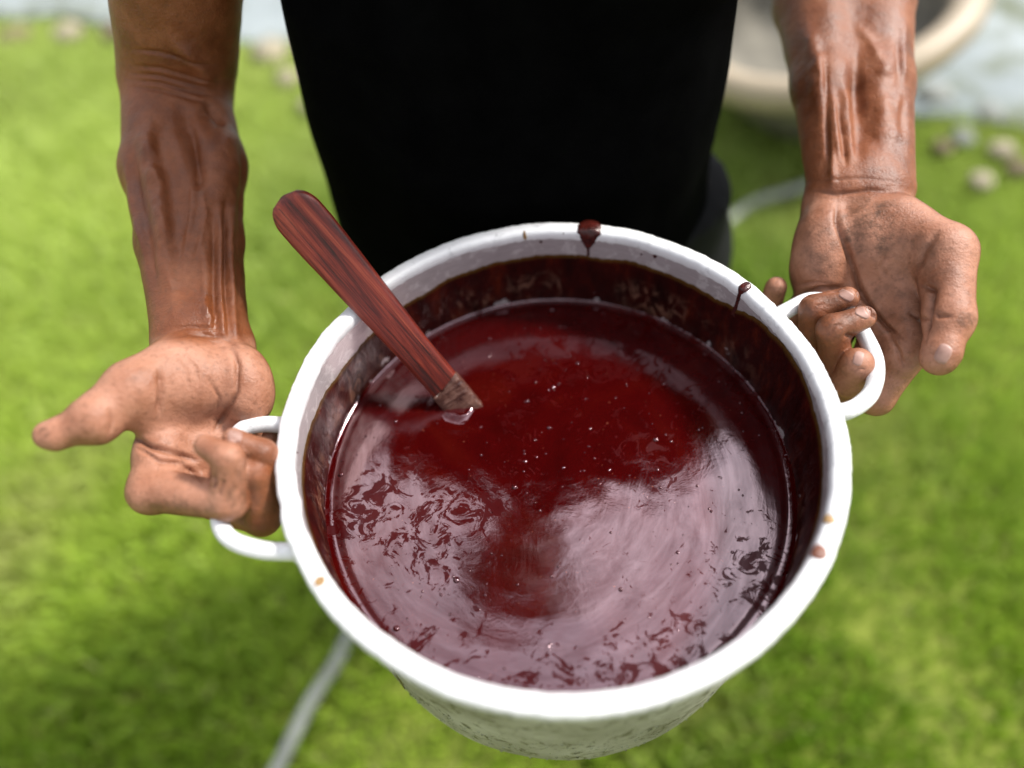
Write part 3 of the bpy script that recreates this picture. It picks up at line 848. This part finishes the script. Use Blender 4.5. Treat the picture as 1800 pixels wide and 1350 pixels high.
def arm_right():
    P = []
    E = BP(1480, -110, .690)
    up = [Cap(E, SH_R + [0, 0, -.04], .042, .046), Cap(E + [0, -.01, .03], SH_R + [0, -.01, -.10], .036, .038)]
    P.append((up, .02, .012, .012, None, 0))
    fore = chain((1478, -110, .690, 80), (1430, 0, .642, 66), (1446, 150, .604, 50), (1468, 330, .570, 46))
    fore += chain((1510, -110, .690, 80), (1530, 0, .642, 70), (1543, 150, .607, 56), (1552, 330, .572, 52))
    fore += chain((1490, -100, .700, 84), (1480, 20, .655, 84), (1495, 160, .620, 70), (1510, 330, .582, 58))
    P.append((fore, .010, .010, .010, None, 0))
    palm = chain((1510, 325, .572, 58), (1515, 380, .566, 60))
    palm += chain((1540, 350, .566, 50), (1590, 500, .545, 46), (1600, 600, .532, 36), (1578, 640, .530, 32))
    palm += chain((1515, 360, .570, 50), (1535, 500, .560, 44), (1550, 585, .548, 38))
    palm += chain((1480, 360, .572, 48), (1485, 480, .566, 44), (1492, 535, .562, 38))
    palm += chain((1450, 370, .570, 40), (1432, 480, .566, 36), (1432, 505, .564, 34))
    palm += [E2(1445, 440, .556, 50, 84, .021, 4), E2(1560, 428, .546, 84, 72, .024, 30)]
    P.append((palm, .009, .012, .012, None, 0))
    th = chain((1575, 400, .545, 56), (1660, 446, .515, 50), (1668, 560, .498, 40), (1654, 622, .492, 30), (1650, 632, .492, 27))
    P.append((th, .007, .004, .010, BP(1610, 420, .53), .034))
    ix = chain((1590, 620, .530, 36), (1540, 700, .540, 30), (1492, 692, .534, 27), (1494, 668, .516, 31), (1506, 640, .504, 29))
    P.append((ix, .0035, .0012, .009, BP(1592, 612, .532), .018))
    md = chain((1548, 590, .548, 34), (1500, 690, .556, 28), (1474, 690, .540, 28), (1464, 580, .508, 27), (1518, 558, .506, 21))
    P.append((md, .0035, .0010, .008, BP(1548, 588, .548), .016))
    rg = chain((1490, 540, .560, 32), (1450, 640, .572, 26), (1424, 650, .556, 26), (1432, 544, .524, 26), (1490, 524, .518, 20))
    P.append((rg, .0035, .0010, .008, BP(1490, 540, .56), .016))
    pk = chain((1432, 512, .566, 30), (1385, 580, .590, 22), (1352, 545, .578, 19), (1364, 505, .562, 19))
    P.append((pk, .0035, .0010, .007, BP(1432, 510, .566), .014))
    return P

def detail(V, Q, side):
    """veins, tendons, creases and colour regions of the palmar side"""
    n = normals(V, Q); px, py, dz = PROJ(V)
    view = (CAM - V); view /= np.linalg.norm(view, axis=1)[:, None]
    f = sstep(.05, .35, (n * view).sum(1))
    disp = np.zeros(len(V)); crease = np.zeros(len(V)); wet = np.zeros(len(V)); grime = np.full(len(V), .12)
    def ridge(pts, w, h, dark=0.0, taper=True):
        nonlocal disp, crease
        d_, fr = pline(px, py, pts); g = np.exp(-(d_ / w) ** 2)
        if taper: g = g * sstep(0, .3, fr) * (1 - sstep(.72, 1, fr))
        disp += h * g * f
        if dark: crease = np.maximum(crease, dark * np.exp(-(d_ / (w * .6)) ** 2) * f * (sstep(0, .1, fr) * (1 - sstep(.9, 1, fr)) if taper else 1))
    def blob(x, y, rx, ry, rot=0):
        c, s = math.cos(math.radians(rot)), math.sin(math.radians(rot))
        u = ((px - x) * c + (py - y) * s) / rx; v = (-(px - x) * s + (py - y) * c) / ry
        return 1 - sstep(.6, 1.15, np.hypot(u, v))
    if side == 'L':
        # veins and tendons of the forearm
        ridge([(270, 190), (262, 260), (285, 330), (292, 420), (300, 500), (312, 590)], 11, .0014)
        ridge([(336, 250), (333, 300), (340, 340), (336, 390), (326, 440), (318, 500)], 5, .0010)
        ridge([(352, 300), (362, 380), (352, 430), (338, 470)], 5, .0008)
        ridge([(384, 330), (388, 420), (386, 500), (392, 575), (396, 610)], 6, .0022)
        ridge([(412, 330), (404, 420), (406, 500), (412, 580), (420, 612)], 7, .0022)
        ridge([(398, 330), (396, 420), (397, 500), (403, 600)], 5, -.0022)
        ridge([(374, 350), (375, 450), (376, 540), (380, 590)], 6, -.0018)
        ridge([(357, 400), (360, 500), (362, 590)], 7, .0010)
        ridge([(318, 170), (332, 235), (345, 300), (348, 340)], 17, -.0055)
        ridge([(262, 175), (262, 270), (282, 400), (300, 520)], 20, .0030)
        ridge([(390, 215), (398, 290), (392, 360)], 24, .0028)
        ridge([(232, 230), (240, 330), (262, 430), (280, 540)], 8, -.0020)
        ridge([(340, 200), (372, 196), (400, 215)], 9, -.0022)
        ridge([(418, 200), (426, 290), (424, 380), (428, 500)], 7, -.0012)
        ridge([(355, 175), (380, 195), (396, 225)], 8, -.0028)
        ridge([(248, 300), (262, 380), (280, 470)], 8, -.0012)
        ridge([(215, 260), (228, 330), (240, 400), (262, 470)], 6, .0012)
        for yy in (92, 120, 134, 146, 158): ridge([(222, yy - 6), (280, yy), (340, yy + 16), (392, yy + 26)], 3.2, -.0010, .35)
        ridge([(300, 60), (350, 120), (380, 160)], 14, .002)
        # wrist folds, palm lines
        ridge([(278, 598), (330, 588), (390, 592), (430, 616)], 4, -.0007, .4)
        ridge([(280, 588), (330, 574), (400, 580)], 3, -.0008, .2)
        ridge([(402, 596), (418, 640), (415, 690), (392, 735), (372, 765)], 4.5, -.0026, .45)
        ridge([(222, 765), (262, 785), (318, 800), (352, 812)], 5, -.0030, .7)
        ridge([(232, 780), (280, 812), (330, 815)], 4, -.0022, .5)
        ridge([(280, 640), (284, 690), (276, 740)], 5, -.0018, .3)
        ridge([(318, 815), (348, 838), (362, 848)], 4, -.0016, .4)
        ridge([(372, 862), (378, 850), (374, 832)], 3, -.0018, .6)
        ridge([(392, 846), (384, 868)], 3, -.0010, .4, False)
        ridge([(300, 622), (326, 650), (334, 690)], 3, -.0006, .15)
        ridge([(312, 615), (344, 646), (352, 690)], 3, -.0006, .15)
        ridge([(190, 712), (198, 740), (190, 768)], 3, -.0008, .25)
        ridge([(365, 660), (385, 700), (380, 730)], 3, -.0008, .2)
        palm = sstep(592, 622, py + .12 * np.abs(px - 350)) * f
        palm *= 1 - .85 * blob(462, 870, 34, 90) - .55 * blob(455, 790, 50, 34, 40)
        palm *= 1 - .75 * sstep(890, 925, py)
        palm = np.clip(palm, 0, 1)
        grime = np.maximum(grime, blob(75, 762, 14, 12) * 1.3)
        grime = np.maximum(grime, blob(418, 875, 22, 26)); grime = np.maximum(grime, .5 * blob(330, 900, 110, 26))
        grime = np.maximum(grime, .45 * blob(455, 850, 50, 80)); wet = blob(372, 555, 34, 44)
        ridge([(362, 530), (372, 556), (366, 590)], 6, .0009); ridge([(384, 540), (376, 560)], 4, .0007, 0, False)
    else:
        ridge([(1420, 20), (1432, 120), (1446, 230)], 14, .0022)
        ridge([(1545, 60), (1552, 180), (1556, 290)], 22, .0024)
        ridge([(1500, 90), (1506, 200), (1512, 300)], 10, -.0020)
        ridge([(1576, 30), (1584, 160), (1588, 260)], 8, -.0012)
        ridge([(1432, 60), (1444, 130), (1458, 220), (1464, 300), (1462, 345)], 7, .0016)
        ridge([(1462, 150), (1468, 220), (1476, 290)], 5, .0020)
        ridge([(1450, 90), (1452, 180), (1456, 250), (1458, 300)], 5, -.0022)
        ridge([(1478, 130), (1490, 210), (1500, 290)], 7, .0016)
        ridge([(1470, 180), (1482, 240), (1488, 300)], 4, -.0016)
        ridge([(1512, 60), (1506, 130), (1516, 210), (1526, 260)], 9, -.0012)
        ridge([(1590, 20), (1588, 120), (1578, 220)], 8, .0012)
        ridge([(1500, 40), (1528, 70), (1552, 120)], 9, .0010)
        ridge([(1425, 318), (1470, 316), (1520, 312), (1590, 322)], 3, -.0005, .35)
        ridge([(1422, 334), (1470, 342), (1530, 334), (1600, 340)], 4, -.0009, .45)
        ridge([(1470, 345), (1472, 390), (1490, 440), (1508, 500), (1535, 550), (1590, 610)], 5, -.0030, .5)
        ridge([(1500, 470), (1512, 520), (1560, 575), (1600, 605)], 3.5, -.0016, .4)
        ridge([(1396, 524), (1440, 508), (1490, 506)], 5, -.0028, .6)
        ridge([(1396, 502), (1430, 496), (1470, 500)], 3, -.0012, .35)
        ridge([(1610, 500), (1640, 510), (1630, 560), (1628, 590)], 6, -.0030, .5)
        ridge([(1590, 545), (1618, 560), (1628, 560)], 4, -.0016, .4)
        ridge([(1640, 545), (1650, 556), (1680, 556)], 4, -.0012, .4)
        ridge([(1655, 400), (1625, 440), (1612, 480)], 6, -.0010, .25)
        ridge([(1560, 440), (1550, 470), (1560, 490)], 5, -.0008, .25)
        ridge([(1632, 570), (1626, 600)], 3, -.0008, .2, False)
        ridge([(1542, 555), (1580, 618), (1590, 650)], 4, -.0012, .35)
        ridge([(1490, 590), (1502, 594)], 4, -.0014, .6, False)
        palm = sstep(335, 365, py + .10 * np.abs(px - 1520)) * f
        palm *= 1 - .9 * blob(1450, 590, 66, 100, 20) * (px < 1530)
        palm *= 1 - .35 * blob(1672, 540, 44, 110)
        palm = np.clip(palm * .92, 0, 1)
        grime = np.maximum(grime, .95 * blob(1530, 400, 70, 60)); grime = np.maximum(grime, .6 * blob(1450, 440, 50, 60))
        grime = np.maximum(grime, .7 * blob(1455, 560, 60, 60)); grime = np.maximum(grime, .5 * blob(1620, 460, 70, 60))
        grime = np.maximum(grime, .45 * blob(1560, 540, 70, 60))
        for kx, ky in ((1438, 545), (1467, 582), (1700, 560), (1372, 520)): grime = np.maximum(grime, .9 * blob(kx, ky, 20, 20))
        ridge([(1425, 548), (1440, 536), (1452, 534)], 2.5, -.0006, .4); ridge([(1455, 588), (1468, 572), (1482, 570)], 2.5, -.0006, .4)
        ridge([(1500, 655), (1512, 648), (1524, 650)], 2.5, -.0005, .4)
        wet = .2 * blob(1560, 150, 60, 150)
    lump = np.array([mnoise.noise(Vector(v * 45)) + .5 * mnoise.noise(Vector(v * 110)) for v in V])
    V = V + n * (disp * 1.55 * (1 + .5 * lump) + .00045 * lump)[:, None]
    return V, np.clip(palm, 0, 1), np.clip(grime, 0, 1.3), np.clip(wet, 0, 1), np.clip(crease, 0, 1)

# coarse trunk, head and legs (mostly inside the clothes)
ZR = RIM_Z
def axial(pts):
    """body of revolution-like trunk: list of (z, xc, yc, half width, half depth)"""
    A = np.array(pts); A = A[np.argsort(A[:, 0])]
    class T:
        c = np.array([A[:, 1].mean(), A[:, 2].mean(), A[:, 0].mean()]); R = (A[-1, 0] - A[0, 0]) / 2 + .25
        def d(s, P):
            z = np.clip(P[:, 2], A[0, 0], A[-1, 0])
            g = [np.interp(z, A[:, 0], A[:, k]) for k in (1, 2, 3, 4)]
            q = np.sqrt(((P[:, 0] - g[0]) / g[2]) ** 2 + ((P[:, 1] - g[1]) / g[3]) ** 2) ** 1.0
            dd = (q - 1) * np.minimum(g[2], g[3]) * .9
            return np.maximum(dd, np.abs(P[:, 2] - (A[0, 0] + A[-1, 0]) / 2) - (A[-1, 0] - A[0, 0]) / 2)
    return T()
trunk = [(ZR - .30, .015, .37, .145, .105), (ZR - .16, .012, .36, .150, .105), (ZR - .05, .004, .345, .140, .100), (ZR + .06, -.010, .33, .130, .098), (ZR + .16, -.006, .32, .150, .108),
         (ZR + .28, -.008, .315, .175, .112), (ZR + .38, -.010, .312, .185, .100), (ZR + .455, -.010, .308, .135, .075), (ZR + .49, -.010, .30, .06, .055)]
def inflate(t_, e): return [(a, b, c, d + e, f + e) for a, b, c, d, f in t_]
HC = np.array([-.070, .230, ZR + .665])
def head_parts():
    up = np.array([0, -.28, .96]); up /= np.linalg.norm(up); fw = np.array([0, -.96, -.28]); rt = np.array([1.0, 0, 0])
    ax = np.stack([rt, fw, up]); W = lambda x, y, z: HC + rt * x + fw * y + up * z
    g = [Ell(W(0, 0, .02), (.076, .096, .100), ax), Ell(W(0, .028, -.055), (.056, .062, .060), ax), Cap(W(0, .088, .012), W(0, .108, -.022), .008, .013),
         Ell(W(0, .080, .040), (.050, .020, .014), ax), Cap(W(-.02, .083, -.052), W(.02, .083, -.052), .007, .007), Cap(W(-.018, .082, -.064), W(.018, .082, -.064), .007, .007),
         Ell(W(0, .078, -.092), (.024, .020, .020), ax), Ell(W(-.030, .080, .018), (.013, .010, .008), ax), Ell(W(.030, .080, .018), (.013, .010, .008), ax)]
    ears = [Ell(W(-.078, -.005, -.002), (.010, .018, .032), ax), Ell(W(.078, -.005, -.002), (.010, .018, .032), ax)]
    neck = [Cap(W(0, -.015, -.06), np.array([-.010, .305, ZR + .47]), .058, .062)]
    return [(g, .012, .008, .008, None, 0), (ears, .004, .004, .004, None, 0), (neck, .02, .02, .02, None, 0)], ax, W
def person():
    root = empty('person', (0, .36, 0), 'man in a black shirt holding the aluminium pot by both handles with upturned palms', 'person')
    skin = skin_material()
    allV, allQ, AT, base = [], [], {k: [] for k in ('palm', 'grime', 'wet', 'crease')}, 0
    for side, parts in (('L', arm_left()), ('R', arm_right())):
        lo, hi = bounds(parts); V, Q = surface(lambda P: evaluate(parts, P), lo, hi, HRES)
        V = relax(V, Q, 1, .4); V, pa, gr, we, cr_ = detail(V, Q, side)
        allV.append(V); allQ.append(Q + base); base += len(V)
        for k, v in zip(('palm', 'grime', 'wet', 'crease'), (pa, gr, we, cr_)): AT[k].append(v)
    hp_, ax, W = head_parts()
    legs = []
    for s, x in ((-1, -.095), (1, .115)):
        legs.append(([Cap((x * .9, .37, ZR - .20), (x, .37, .50), .080, .056), Cap((x, .37, .50), (x, .40, .10), .056, .038), Cap((x, .40, .10), (x + s * .02, .27, .045), .036, .032)], .02, .02, .02, None, 0))
    tr = [([axial(trunk)], .02, .02, .02, None, 0)] + hp_ + legs
    tr += [([Cap(SH_L + [.02, 0, -.04], SH_L + [-.03, -.01, -.12], .046, .040)], .02, .03, .03, None, 0), ([Cap(SH_R + [-.02, 0, -.04], SH_R + [.03, .01, -.12], .046, .040)], .02, .03, .03, None, 0)]
    V, Q = surface(lambda P: evaluate(tr, P), (-.34, .05, -.0), (.34, .55, ZR + .80), .006)
    V = relax(V, Q, 2)
    allV.append(V); allQ.append(Q + base)
    for k in AT: AT[k].append(np.zeros(len(V)))
    V = np.concatenate(allV); Q = np.concatenate(allQ)
    me = fastmesh(V, Q)
    for k in AT: attr(me, k, np.concatenate(AT[k]))
    body = link('body', me, skin, root)
    # hair and eyes
    hv = [([Ell(W(0, -.014, .040), (.098, .108, .106), ax)], .01, .01, .01, None, 0)]
    fw = ax[1]
    def hair_fn(P):
        d_ = evaluate(hv, P); q = (P - HC) @ ax.T
        return np.maximum(d_, np.maximum(q[:, 1] - .055 - np.maximum(0, q[:, 2] - .06) * 1.2, -.025 - q[:, 2] + np.maximum(0, q[:, 1]) * 1.2))
    V, Q = surface(hair_fn, HC - .13, HC + .15, .005)
    link('hair', fastmesh(V, Q), simple('hair_black', (.012, .010, .009), .6, ns=300, bd=.003), root)
    for sx in (-1, 1):
        bm = bmesh.new(); bmesh.ops.create_uvsphere(bm, u_segments=16, v_segments=10, radius=.0115, matrix=Matrix.Translation(Vector(W(sx * .030, .076, .018))))
        m2 = bpy.data.meshes.new('e'); bm.to_mesh(m2); bm.free(); link('eye', m2, simple('eye_white', (.55, .52, .48), .2), root)
    # shirt
    m_shirt, t, p = mat('black_cotton')
    t.links.new(ramp(t, noise_at(t, 30, 6, .6), [(.3, (.0012, .0012, .0013)), (.7, (.0026, .0026, .0028))]), p.inputs['Base Color'])
    p.inputs['Roughness'].default_value = .95; p.inputs['Specular IOR Level'].default_value = .015
    bump(t, p, noise_at(t, 900, 3, .6), .5, .0008)
    zz = [q for q in trunk if q[0] > ZR - .12]
    # silhouette taken from where the cloth hangs: (height, left x, right x)
    sh = []
    for py, xl, xr in ((-60, 492, 1293), (0, 505, 1290), (90, 528, 1280), (180, 548, 1262), (260, 572, 1248), (340, 592, 1240), (400, 608, 1232), (450, 622, 1222)):
        v = FW + RT * ((xl + xr) / 2 - 900) / FPX - UP * (py - 675) / FPX; yc = .328
        tt = (yc - CAM[1]) / v[1]; c_ = CAM + tt * v
        def at(x):
            v = FW + RT * (x - 900) / FPX - UP * (py - 675) / FPX; return CAM + (yc - CAM[1]) / v[1] * v
        l_, r_ = at(xl), at(xr); sh.append((c_[2], (l_[0] + r_[0]) / 2, yc, (r_[0] - l_[0]) / 2, .128))
    zmax = max(q[0] for q in sh); zmin = min(q[0] for q in sh)
    top = [q for q in inflate(trunk, .012) if q[0] > zmax + .03 and q[0] < ZR + .47]
    lowq = sh[-1]
    shp = sorted(sh + top + [(zmin - .06, lowq[1] + .005, .345, lowq[3] + .004, .125)])
    sp = [([axial(shp)], .02, .02, .02, None, 0),
          ([Cap(SH_L + [.02, 0, -.035], SH_L + (BP(318, 150, .612) - SH_L) * .42, .060, .056)], .02, .07, .07, None, 0),
          ([Cap(SH_R + [-.02, 0, -.035], SH_R + (BP(1480, -110, .690) - SH_R) * .42, .060, .056)], .02, .07, .07, None, 0)]
    V, Q = surface(lambda P: evaluate(sp, P), (-.36, .15, zmin - .09), (.36, .52, ZR + .52), .005)
    V = relax(V, Q, 3); nn = normals(V, Q)
    fold = np.array([mnoise.noise(Vector((v[0] * 9 + 3, v[1] * 9, v[2] * 3.5))) + .4 * mnoise.noise(Vector((v[0] * 24, v[1] * 24, v[2] * 11))) for v in V])
    V = V + nn * (fold * .006)[:, None]
    link('shirt', fastmesh(V, Q), m_shirt, root)
    m_tr = simple('dark_trouser_cloth', (.007, .0075, .008), .9, ns=60, var=.3, spec=.2)
    tp = [([axial([(ZR - .34, .012, .37, .152, .125), (ZR - .20, .018, .36, .156, .125), (ZR - .10, .020, .35, .154, .120)])], .02, .02, .02, None, 0)]
    for s, x in ((-1, -.095), (1, .115)):
        tp.append(([Cap((x * .9, .37, ZR - .22), (x, .37, .50), .094, .074), Cap((x, .37, .50), (x, .40, .09), .074, .062)], .02, .03, .03, None, 0))
    V, Q = surface(lambda P: evaluate(tp, P), (-.32, .18, -.02), (.34, .56, ZR - .02), .007)
    V = relax(V, Q, 2); nn = normals(V, Q)
    fold = np.array([mnoise.noise(Vector((v[0] * 8, v[1] * 8, v[2] * 9))) for v in V]); V = V + nn * (fold * .006)[:, None]
    link('trousers', fastmesh(V, Q), m_tr, root)
    m_shoe = simple('dark_shoe', (.03, .025, .02), .5)
    for s, x in ((-1, -.095), (1, .115)):
        q = [([Ell((x + s * .015, .30, .035), (.046, .125, .050), np.eye(3)), Ell((x + s * .01, .385, .06), (.040, .055, .065), np.eye(3))], .02, .02, .02, None, 0)]
        V, Q = surface(lambda P: np.maximum(evaluate(q, P), .004 - P[:, 2]), (x - .09, .14, -.01), (x + .09, .47, .15), .005)
        link('shoe', fastmesh(V, Q), m_shoe, root)
    # fingernails laid on the finished skin
    bvh = BVHTree.FromPolygons([tuple(v) for v in np.concatenate(allV[:2])], [tuple(q) for q in np.concatenate(allQ[:2])])
    m_nail, t, p = mat('fingernail')
    t.links.new(ramp(t, noise_at(t, 120, 5), [(.3, (.28, .15, .115)), (.7, (.40, .235, .19))]), p.inputs['Base Color'])
    p.inputs['Roughness'].default_value = .48
    m_dirt = simple('nail_dirt', (.06, .035, .02), .8)
    # photo centre, half width, half length (px), direction of the fingertip in the picture (degrees, 0 = right, 90 = down), depth
    nails = [(1488, 519, 9, 15, 28, .50), (1517, 549, 10, 15, 25, .49), (1509, 630, 10, 14, -75, .48), (1658, 622, 15, 19, 118, .47),
             (413, 766, 12, 14, 190, .46)]
    for (cx, cy, hw, hl_, dr, dep) in nails:
        dv = np.array([math.cos(math.radians(dr)), math.sin(math.radians(dr))]); sv = np.array([-dv[1], dv[0]])
        nu, nv = 11, 13; V = []; ok = True
        for j in range(nv):
            for i in range(nu):
                u = -1 + 2 * i / (nu - 1); v = -1 + 2 * j / (nv - 1)
                # rounded rectangle outline
                uu = u * math.sqrt(1 - .30 * v * v); vv = v * math.sqrt(1 - .42 * u * u)
                x = cx + dv[0] * vv * hl_ + sv[0] * uu * hw; y = cy + dv[1] * vv * hl_ + sv[1] * uu * hw
                o_ = BP(x, y, dep * .7); dd = Vector(BP(x, y, 1.0) - CAM).normalized()
                hit, nrm, idx, dist = bvh.ray_cast(Vector(o_), dd)
                if hit is None: ok = False; hit = Vector(BP(x, y, dep)); nrm = -dd
                e = max(abs(u), abs(v)); lift = .00055 if e < .99 else -.0004
                V.append(np.array(hit) - np.array(dd) * lift)
        V = np.array(V)
        if not ok: print('nail missed', cx, cy)
        F = [(j * nu + i, j * nu + i + 1, (j + 1) * nu + i + 1, (j + 1) * nu + i) for j in range(nv - 1) for i in range(nu - 1)]
        link('fingernail', pymesh(V, F), m_nail, root)
HRES = .00125
person()
